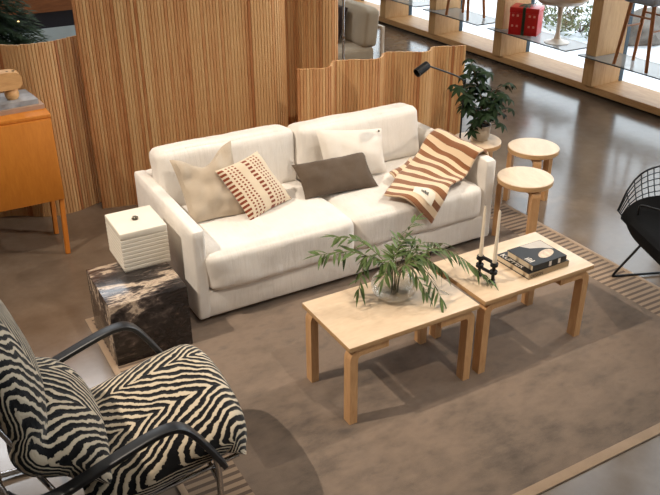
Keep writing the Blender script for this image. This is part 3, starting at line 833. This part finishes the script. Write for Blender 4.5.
# ------------------------------------------------------------------ books on the table
def book(loc, rz, w, d, h, cover, spine, label, name='book'):
    """Spine on the front (-y) side; pages show on the other three."""
    t = thing(name, label, 'book', loc, rz, None)
    obj('pages', B(-w / 2 + .004, w / 2 - .004, -d / 2 + .002, d / 2 - .004, .002, h - .002), M['paper'], t, smooth=False)
    bm = bmesh.new(); box(bm, -w / 2, w / 2, -d / 2, d / 2, 0, .0022); box(bm, -w / 2, w / 2, -d / 2, d / 2, h - .0022, h)
    obj('cover', bm, M[cover], t, smooth=False)
    obj('spine', B(-w / 2, w / 2, -d / 2 - .002, -d / 2 + .001, 0, h), M[spine], t, smooth=False)
    return t
b1 = book((1.193, .178, TH + .0005), R_(1), .27, .235, .032, 'ink', 'tan_spine', 'larger black and white photo book at the bottom of the pair by the candles')
bm = text_bm('DESIGN', .024); bmesh.ops.rotate(bm, verts=bm.verts, matrix=Matrix.Rotation(PI / 2, 3, 'X')); bmesh.ops.translate(bm, verts=bm.verts, vec=(-.125, -.1198, .007)); obj('lettering', bm, M['ink'], b1, smooth=False)
bm = text_bm('KUPPER', .046); bmesh.ops.rotate(bm, verts=bm.verts, matrix=Matrix.Rotation(-PI / 2, 3, 'Z')); bmesh.ops.translate(bm, verts=bm.verts, vec=(-.128, .105, .0324)); obj('lettering', bm, M['whiteprint'], b1, smooth=False)
b2 = book((1.198, .160, TH + .0335), R_(0), .222, .19, .034, 'ink', 'ink', 'smaller book with a pale portrait on its black cover, on top of the pair')
def flatpoly(pts, z): 
    bm = bmesh.new(); vs = [bm.verts.new((x, y, z)) for x, y in pts]; bm.faces.new(vs); f = bmesh.ops.extrude_face_region(bm, geom=bm.faces[:]); 
    bmesh.ops.translate(bm, verts=[v for v in f['geom'] if isinstance(v, bmesh.types.BMVert)], vec=(0, 0, .0004)); return bm
obj('picture', flatpoly([(-.03, .092), (.107, .092), (.107, -.01), (.06, .025), (.0, .05)], .0341), M['silverprint'], b2, smooth=False)
obj('portrait', flatpoly([(.035 + .055 * math.cos(a), -.03 + .034 * math.sin(a + .4)) for a in [k * PI / 10 for k in range(20)]], .0342), M['skinprint'], b2, smooth=False)
bm = bmesh.new()
for k in range(4): box(bm, -.100, -.066 - .005 * (k % 2), -.062 + k * .012, -.056 + k * .012, .0341, .0345)
obj('small_print', bm, M['whiteprint'], b2, smooth=False)
for x0 in (-.005, .055): obj('spine_print', B(x0, x0 + .016, -.0975, -.0968, .004, .030), M['whiteprint'], b2, smooth=False)

# ------------------------------------------------------------------ orange cabinet and what stands on it
cab = thing('cabinet', 'honey orange lacquered cabinet on slim legs in front of the slatted screen', 'cabinet', (-1.15, 2.66, 0))
def P_(name, bm, mat): return obj(name, bm, M[mat], cab, world=True)
cx0, cx1, cy0, cy1, cz0, cz1 = -1.62, -.638, 2.415, 2.875, .345, .90
P_('body', B(cx0, cx1, cy0, cy1, cz0, cz1 - .022, bev=.003), 'orange_wood')
P_('top', B(cx0 - .003, cx1 + .003, cy0 - .004, cy1 + .003, cz1 - .022, cz1, bev=.003), 'orange_wood')
dr = P_('door', B(cx0 + .004, cx1 - .004, cy0 - .016, cy0 - .0005, cz0 + .004, cz1 - .026, bev=.002), 'orange_wood')
for x in (cx0 + .03, cx1 - .03):
    for y in (cy0 + .025, cy1 - .03):
        sx = 1 if x > -1.1 else -1; sy = -1 if y < 2.6 else 1
        bm = bmesh.new(); lo = V((x - sx * .022, y - .095 if sy < 0 else y - .18, 0)) if True else V((0, 0, 0)); hi = V((x + sx * .01, y - .01 if sy < 0 else y - .08, cz0 + .005))
        tube(bm, [lo, lo.lerp(hi, .5), hi], .02, 12, flat=(.03, .036)); P_('leg', bm, 'orange_leg')
bA = book((-.83, 2.66, .9005), R_(4), .36, .27, .026, 'pink_cover', 'pink_cover', 'lower dusty pink book on the orange cabinet')
bB = book((-.845, 2.675, .927), R_(6), .33, .25, .03, 'blue_cover', 'blue_cover', 'upper grey blue book under the wooden figure on the cabinet')
sc_ = thing('wooden_figure', 'rounded wooden figure with a broad flat head on the stacked books', 'sculpture', (-.80, 2.64, .9575))
obj('base', L([(0, 0), (.030, 0), (.040, .014), (.043, .036), (.036, .056), (.026, .066), (0, .068)], 28), M['lightwood'], sc_)
bm = bmesh.new(); n = 36; prof = []
for k in range(n):
    a = 2 * PI * k / n; ca, sa = math.cos(a), math.sin(a); prof.append((.098 * math.copysign(abs(ca) ** .6, ca) - .03, .118 + .053 * math.copysign(abs(sa) ** .7, sa)))
sweep_profile(bm, prof, 'y', -.045, .045)
es = [e for e in bm.edges if len(e.link_faces) == 2 and e.calc_face_angle(0) > 1.2]; bmesh.ops.bevel(bm, geom=es, offset=.016, segments=4, affect='EDGES')
obj('head', bm, M['lightwood'], sc_)
for x in (-.09, -.05, -.005, .03):
    bm = bmesh.new(); bmesh.ops.create_uvsphere(bm, u_segments=10, v_segments=6, radius=.009, matrix=Matrix.Translation((x, -.01, .1695)) @ Matrix.Diagonal((1, 1, .35, 1))); obj('eye', bm, M['bark'], sc_)

# ------------------------------------------------------------------ zebra armchair (local: faces +x)
zc = thing('armchair', 'zebra striped armchair with black bentwood arms and chrome frame', 'armchair', (-1.0, .085, .0085), R_(-3))
def cushion_sheet(prof, thick, half, name, puff=.03, nu=26, v0=0.0):
    """Upholstery: a profile curve in (x, z), with thickness below/behind it, swelling across its width."""
    P = catmull([(x, 0, z) for x, z in prof], 8); m = len(P); bm = bmesh.new(); uvl = bm.loops.layers.uv.new('UVMap')
    d = [0]
    for a, b in zip(P, P[1:]): d.append(d[-1] + (b - a).length)
    cols_ = []
    # section across the width: top from -half to half, then back underneath
    sec = []
    # N is the left normal of the run (x, z): the run goes back to front on the seat and top to bottom on the back
    for i in range(nu + 1):
        s = -1 + 2 * i / nu; e = max(0, 1 - abs(s) ** 5); sec.append((s * half * (1), puff * (1 - s * s) * .6 - (1 - e ** .5) * thick * .5, s))
    sec += [(half * .995, -thick * .75, 1.25), (half * .95, -thick, 1.4), (half * .5, -thick, 1.85), (.002, -thick, 2.35), (-.002, -thick, -2.35), (-half * .5, -thick, -1.85), (-half * .95, -thick, -1.4), (-half * .995, -thick * .75, -1.25)]
    for i in range(m):
        a = P[max(0, i - 1)]; b = P[min(m - 1, i + 1)]; T = (b - a).normalized(); N = V((-T.z, 0, T.x))
        t = i / (m - 1); cap = min(1, min(t, 1 - t) * 9 + .25)
        cols_.append([bm.verts.new(P[i] + N * off * cap + V((0, y * (.93 + .07 * cap), 0))) for y, off, _ in sec])
    k = len(sec)
    for i in range(m - 1):
        for j in range(k):
            j2 = (j + 1) % k; f = bm.faces.new((cols_[i][j], cols_[i + 1][j], cols_[i + 1][j2], cols_[i][j2]))
            for lp, (ii, jj) in zip(f.loops, ((i, j), (i + 1, j), (i + 1, j2), (i, j2))):
                lp[uvl].uv = (sec[jj][2] * .5 * (1 if jj <= nu else 1), v0 + d[ii])
    bm.faces.new(cols_[0]); bm.faces.new(cols_[-1][::-1])
    return bm
# direction of travel: seat from front lip to back, then the back up to its top
seat_prof = [(-.17, .352), (-.13, .36), (-.05, .375), (.1, .415), (.25, .455), (.35, .472), (.405, .462), (.436, .42), (.442, .36), (.432, .31)]
back_prof = [(-.47, 1.04), (-.40, 1.045), (-.335, .99), (-.295, .90), (-.272, .82), (-.25, .74), (-.245, .69), (-.252, .645), (-.245, .615), (-.20, .60), (-.145, .575), (-.095, .52), (-.068, .455), (-.065, .385)]
M_z = M['zebra']
obj('seat_cushion', cushion_sheet(seat_prof, .12, .325, 'seat', puff=.045), M_z, zc, angle=70)
obj('back_cushion', cushion_sheet(back_prof, .12, .318, 'back', puff=.05, v0=1.0), M_z, zc, angle=70)
for sy in (-1, 1):
    y = sy * .352
    arm = [(-.405, y, .515), (-.375, y, .478), (-.315, y, .452), (-.24, y, .462), (-.16, y, .49), (-.04, y, .535), (.06, y, .57), (.12, y, .582), (.165, y, .576), (.205, y, .54), (.26, y, .45), (.315, y, .345)]
    obj('armrest', Tb(catmull(arm, 6), .02, 16, flat=(.05, .022)), M['black_wood'], zc)
    leg = [(.285, y, .40), (.292, y, .33), (.292, y, .2), (.288, y, .05), (.26, y, .016), (.15, y, .014), (-.2, y, .014), (-.42, y, .014), (-.47, y, .04), (-.475, y, .12), (-.44, y, .36), (-.41, y, .51), (-.43, y, .60)]
    obj('frame', Tb(catmull(leg, 6), .0125, 12), M['chrome'], zc)
    rail = [(.39, sy * .30, .32), (.1, sy * .30, .275), (-.16, sy * .30, .235), (-.215, sy * .30, .32), (-.30, sy * .30, .52), (-.385, sy * .30, .75), (-.50, sy * .30, .98)]
    obj('seat_rail', Tb(catmull(rail, 6), .01, 10), M['chrome'], zc)
for x, z in ((-.425, .43), (.292, .27)):
    obj('cross_bar', Tb([(x, -.352, z), (x, 0, z), (x, .352, z)], .011, 10), M['chrome'], zc)

# ------------------------------------------------------------------ wire chair (local: faces +x)
wc = thing('wire_chair', 'black wire shell chair with black seat pad beyond the rug', 'chair', (2.25, -.10, .0085), R_(158))
def wshell(u, v):
    """u -1..1 across, v 0..1 from front lip up to the back's top: a tub with steep wings."""
    if v < .55:
        k = v / .55; x = .35 - .50 * k; zs = .405 - .07 * k * (2 - k) * .6; half = .42 + .03 * math.sin(PI * k)
    else:
        k = (v - .55) / .45; x = -.15 - .20 * k - .06 * math.sin(PI * k * .5); zs = .363 + .38 * k ** 1.15; half = .42 - .10 * k ** 2
    rim = .415 + .25 * (1 - math.exp(-v * 15)) + .04 * v
    a = abs(u)
    return V((x + (.06 * a ** 3 * v if v > .4 else 0), half * u * (1 - .0 * a), zs + max(0, rim - zs) * a ** 4.5))
bm = bmesh.new()
us = [-.7 + 1.4 * i / 14 for i in range(15)] + [sg * (h / 9) ** (1 / 4.5) for h in range(2, 9) for sg in (-1, 1)]
for u_ in us: tube(bm, [wshell(u_, k / 24) for k in range(25)], .0032, 5)
uc = sorted([-.8 + 1.6 * i / 10 for i in range(11)] + [sg * (h / 6) ** (1 / 4.5) for h in range(3, 7) for sg in (-1, 1)])
for j in range(1, 24): tube(bm, [wshell(k, j / 24) for k in uc], .0032, 5)
obj('wire_mesh', bm, M['black_metal'], wc)
loop = [wshell(-1, k / 24) for k in range(25)] + [wshell(-1 + 2 * k / 16, 1) for k in range(1, 17)] + [wshell(1, 1 - k / 24) for k in range(1, 25)] + [wshell(1 - 2 * k / 16, 0) for k in range(1, 16)]
obj('rim', Tb(loop, .0055, 8, closed=True), M['black_metal'], wc)
bm = bmesh.new(); gu, gv = 20, 24; top, bot = [], []
for j in range(gv + 1):
    for i in range(gu + 1):
        u = -1 + 2 * i / gu; p = wshell(u * .84, .0 + .56 * j / gv); e = (1 - abs(u) ** 6) * (1 - abs(2 * j / gv - 1) ** 6)
        q = V((p.x + .012 * (1 - j / gv), p.y, p.z)); top.append(bm.verts.new(q + V((0, 0, .008 + .026 * e ** .5)))); bot.append(bm.verts.new(q + V((0, 0, -.014 - .105 * (1 - j / gv) ** .8 * e ** .6))))
def q4(l, i, j): return l[j * (gu + 1) + i]
for j in range(gv):
    for i in range(gu):
        bm.faces.new((q4(top, i, j), q4(top, i + 1, j), q4(top, i + 1, j + 1), q4(top, i, j + 1))); bm.faces.new((q4(bot, i, j + 1), q4(bot, i + 1, j + 1), q4(bot, i + 1, j), q4(bot, i, j)))
for i in range(gu):
    for j in (0, gv): bm.faces.new((q4(top, i, j), q4(bot, i, j), q4(bot, i + 1, j), q4(top, i + 1, j)))
for j in range(gv):
    for i in (0, gu): bm.faces.new((q4(top, i, j), q4(top, i, j + 1), q4(bot, i, j + 1), q4(bot, i, j)))
obj('seat_pad', bm, M['black_pad'], wc)
for sy in (-1, 1):
    y = sy * .36
    obj('sled_base', Tb(catmull([(.20, sy * .26, .35), (.27, sy * .31, .18), (.335, y, .02), (.32, y, .007), (.26, y, .006), (-.2, y, .006), (-.285, y, .008), (-.29, y, .03), (-.16, sy * .18, .34)], 5), .0075, 8), M['black_metal'], wc)
RI = Matrix.Rotation(-R_(158), 3, 'Z'); pts = [RI @ (V(p) - V((2.25, -.10, 0))) for p in ((2.085, .275, .42), (2.072, .272, .49), (2.088, .262, .508), (2.14, .14, .508), (2.30, -.05, .50), (2.40, -.12, .48))]
obj('arm_rail', Tb(catmull(pts, 4), .006, 8), M['black_metal'], wc)
obj('cross_bar', Tb([(.165, -.2, .36), (.165, 0, .345), (.165, .2, .36)], .0065, 8), M['black_metal'], wc)

# ------------------------------------------------------------------ glass shelves by the window and what stands on them
shelves = [((2.10, 3.05, 3.20), 'smoked glass shelf under the teak legged stool at the window, right of the last beam'), ((3.37, 4.43, 4.58), 'smoked glass shelf holding the red gift box and pedestal chair'), ((4.76, 5.67, 5.82), 'smoked glass shelf under the teak stool left of the gift box'), ((5.98, 6.79, 6.94), 'smoked glass shelf at the window behind the grey sofa')]
for (a, b, c2), lb in shelves:
    # notched round the upright: a narrow front strip runs on in front of it
    bm = bmesh.new(); pts = [(4.58, a), (4.99, a), (4.99, b), (4.66, b), (4.66, c2), (4.58, c2)]
    lo = [bm.verts.new((x, y, .393)) for x, y in pts]; hi = [bm.verts.new((x, y, .405)) for x, y in pts]
    bm.faces.new(hi); bm.faces.new(lo[::-1])
    for i in range(6): bm.faces.new((lo[i], lo[(i + 1) % 6], hi[(i + 1) % 6], hi[i]))
    o = obj('glass_shelf', bm, [M['shelf_glass'], M['glass_edge']]); tag(o, lb, 'shelf', 'smoked glass shelves along the window')
    for p in o.data.polygons:
        if abs(p.normal.z) < .5: p.material_index = 1
SZ = .4055
def wood_stool(loc, rz, label):
    t = thing('bar_stool', label, 'stool', loc, rz, 'teak legged stools on the window shelves')
    for sx in (-1, 1):
        for sy in (-1, 1):
            lo = V((sx * .13, sy * .19, 0)); hi = V((sx * .10, sy * .125, .60)); obj('leg', Tb([lo, lo.lerp(hi, .5), hi], .016, 10, r2=.020), M['oak_leg'], t)
    for sy in (-1, 1): obj('stretcher', Tb([(-.112, sy * .150, .36), (0, sy * .150, .36), (.112, sy * .150, .36)], .009, 8), M['oak_leg'], t)
    for sx in (-1, 1): obj('stretcher', Tb([(sx * .106, -.139, .47), (sx * .106, 0, .47), (sx * .106, .139, .47)], .009, 8), M['oak_leg'], t)
    bm = soft_box(.36, .36, .07, .03, 8, (0, 0, .01)); bmesh.ops.translate(bm, verts=bm.verts, vec=(0, 0, .628)); obj('seat', bm, M['grey_seat'], t)
    return t
ws = wood_stool((4.745, 2.58, SZ), 0, 'grey seated teak stool on the glass shelf right of the last beam')
copy_thing(ws, (4.745, 5.19, SZ), R_(3), 'grey seated teak stool on the glass shelf left of the red gift box')

gift = thing('gift_box', 'red gift box with dark green ribbon on the glass shelf', 'gift', (4.76, 4.17, SZ), R_(34))
obj('box', B(-.12, .12, -.155, .155, 0, .285, bev=.004), M['red'], gift)
obj('lid', B(-.124, .124, -.159, .159, .232, .29, bev=.004), M['red'], gift)
bm = bmesh.new(); box(bm, -.127, .127, -.016, .016, .002, .294); obj('ribbon', bm, M['ribbon'], gift, smooth=False)
bm = bmesh.new()
for a in (.4, 1.3, 2.4, 3.6, 5.0): blade(bm, V((0, 0, .294)), V((math.cos(a), math.sin(a), .25)), V((0, 0, 1)), .11, .05, .3)
obj('bow', bm, M['ribbon'], gift)
for z_ in (.085, .195):
    for y_ in (-.125, -.075, .055, .105): obj('pale_square', B(-.1265, -.1245, y_, y_ + .022, z_, z_ + .022), M['pale_pink'], gift, smooth=False)  # two rows of small pale squares on the box face

tc = thing('pedestal_chair', 'white pedestal chair with flared foot on the glass shelf', 'chair', (4.76, 3.68, SZ))
obj('pedestal', L([(0, 0), (.13, 0), (.13, .006), (.08, .014), (.035, .04), (.022, .10), (.020, .26), (.03, .35), (.06, .385), (0, .385)], 32), M['tulip'], tc)
obj('seat_shell', L([(0, .38), (.12, .385), (.22, .405), (.275, .45), (.29, .53), (.28, .53), (.255, .465), (.20, .43), (0, .42)], 36), M['tulip'], tc)
obj('seat_pad', L([(0, .425), (.19, .43), (.24, .455), (.23, .48), (0, .495)], 32), M['bg_sofa'], tc)

# ------------------------------------------------------------------ background sofa
bs = thing('lounge_sofa', 'warm grey sofa with metal frame beyond the slatted screens', 'sofa', (2.75, 4.97, 0), R_(-90))
def Q(name, bm, mat): return obj(name, bm, M[mat], bs)
bm = soft_box(1.3, .62, .17, .05, 10, (0, .01, .015)); bmesh.ops.translate(bm, verts=bm.verts, vec=(-.15, -.05, .335)); Q('seat_cushion', bm, 'bg_sofa')
bm = soft_box(1.28, .19, .39, .05, 10, (.01, .01, .01)); bmesh.ops.rotate(bm, verts=bm.verts, matrix=Matrix.Rotation(-.10, 3, 'X')); bmesh.ops.translate(bm, verts=bm.verts, vec=(-.14, .21, .60)); Q('back_cushion', bm, 'bg_sofa')
Q('seat_frame', B(-.80, .50, -.36, .32, .20, .25, bev=.01), 'pewter')
Q('back_frame', Tb(catmull([(.51, .335, 0), (.51, .335, .5), (.51, .335, .58), (.46, .335, .60), (-.2, .335, .60), (-.76, .335, .60), (-.81, .335, .58), (-.81, .335, .5), (-.81, .335, 0)], 5), .02, 8, flat=(.035, .035)), 'tulip')
for x in (-.77, .47): Q('leg', Tb([(x, -.33, 0), (x, -.33, .1), (x, -.33, .21)], .016, 8), 'pewter')
o = scatter('scatter_cushion', ((2.70, 5.10, .43), (2.70, 4.70, .43), (2.83, 5.10, .80), (2.83, 4.72, .78)), .12, 'bg_dark', 'dark brown cushion on the grey sofa beyond the screens', seed=21)
pl = thing('chrome_floor_stand', 'thin chrome upright stand in front of the grey sofa beyond the screens', 'stand', (2.315, 3.95, 0))
obj('base', L([(0, 0), (.11, 0), (.11, .01), (0, .014)], 24), M['chrome'], pl); obj('pole', Tb([(0, 0, .01), (0, 0, .8), (0, 0, 1.6)], .011, 10), M['chrome'], pl)

# ------------------------------------------------------------------ Christmas tree behind the left screen
def fir(loc, h, r):
    rnd = random.Random(12); t = thing('christmas_tree', 'dark green Christmas tree with tiny warm lights behind the left screen', 'tree', loc)
    obj('trunk', Tb([(0, 0, 0), (0, 0, h * .5), (0, 0, h)], .04, 8, r2=.008), M['bark'], t)
    bm = bmesh.new(); lb = bmesh.new()
    for k in range(380):
        f = (k + .5) / 380; z = .12 + (h - .15) * f ** 1.1; R = r * (1 - z / h) ** .85 + .04; a = k * 2.39996
        d = V((math.cos(a), math.sin(a), -.18)); tip = V((0, 0, z)) + d * R
        nseg = max(3, int(R / .045))
        for i in range(nseg):
            q = V((0, 0, z)).lerp(tip, (i + .6) / nseg) 
            for sd in (-1, 1, 0, .5, -.5):
                dd = d + V((-d.y, d.x, 0)) * sd * .9 + V((0, 0, rnd.uniform(-.25, .35))); blade(bm, q, dd, V((0, 0, 1)), rnd.uniform(.08, .13), .03, .1, 2)
        if k % 14 == 0: bmesh.ops.create_icosphere(lb, subdivisions=1, radius=.009, matrix=Matrix.Translation(tip * 1.0))
    obj('foliage', bm, M['fir'], t); l_ = obj('lights', lb, M['fairy'], t); l_['label'] = 'tiny warm fairy lights'; l_['kind'] = 'stuff'
fir((-.60, 5.6, 0), 1.9, .78)

# ------------------------------------------------------------------ light
W = bpy.data.worlds.new('sky'); S.world = W; W.use_nodes = True
nt = W.node_tree; bg = nt.nodes['Background']
bg.inputs[0].default_value = (.86, .93, 1.0, 1); bg.inputs[1].default_value = 3.3

def spot(name, loc, target, power, color, size=60, blend=.5, radius=.05):
    l = bpy.data.lights.new(name, 'SPOT'); l.energy = power; l.color = color; l.spot_size = R_(size); l.spot_blend = blend; l.shadow_soft_size = radius
    o = bpy.data.objects.new(name, l); C.objects.link(o); o.location = loc
    o.rotation_euler = (V(target) - V(loc)).to_track_quat('-Z', 'Y').to_euler(); return o
WARM = (1, .875, .73)
spot('track_spot', (-4.0, .95, 5.6), (.3, .9, .3), 1350, WARM, 40, .8)
spot('track_spot', (4.2, .55, 4.6), (.8, 1.6, .5), 520, WARM, 50, .7)
spot('track_spot', (.6, -2.6, 5.2), (.7, 1.9, .5), 380, WARM, 52)
def area(name, loc, sx, sy, power, color, rot=(0, 0, 0)):
    l = bpy.data.lights.new(name, 'AREA'); l.shape = 'RECTANGLE'; l.size = sx; l.size_y = sy; l.energy = power; l.color = color
    o = bpy.data.objects.new(name, l); C.objects.link(o); o.location = loc; o.rotation_euler = rot; return o
area('fill_light', (-1.0, 7.0, 5.0), 3, 1.5, 160, (.92, .96, 1))  # added cool fill, no real fitting: brightens the floor and tree at the back
area('fill_light', (-1.0, .5, 5.9), 6, 6, 80, (1, .88, .75))  # added broad warm fill for the room's ambient light, no real fitting

# ------------------------------------------------------------------ camera
cam = bpy.data.cameras.new('camera'); co = bpy.data.objects.new('camera', cam); C.objects.link(co)
cam.sensor_fit = 'HORIZONTAL'; cam.sensor_width = 36; cam.lens = 789.81 / 660 * 36; cam.clip_start = .05
yaw, pitch, roll = 1.0518, .4884, -.0046
cy, sy, cp, sp = math.cos(yaw), math.sin(yaw), math.cos(pitch), math.sin(pitch)
f = V((cy * cp, sy * cp, -sp)); r = V((sy, -cy, 0)); u = r.cross(f)
r2 = r * math.cos(roll) + u * math.sin(roll); u2 = -r * math.sin(roll) + u * math.cos(roll)
m = Matrix((r2, u2, -f)).transposed().to_4x4(); m.translation = (-1.4444, -2.3654, 2.4032)
co.matrix_world = m
S.camera = co

S.view_settings.view_transform = 'Standard'; S.view_settings.look = 'None'; S.view_settings.gamma = 1; S.view_settings.use_curve_mapping = False
S.view_settings.exposure = 0.0
S.cycles.use_denoising = True
S.cycles.max_bounces = 8; S.cycles.transparent_max_bounces = 12
S.cycles.caustics_reflective = False; S.cycles.caustics_refractive = False
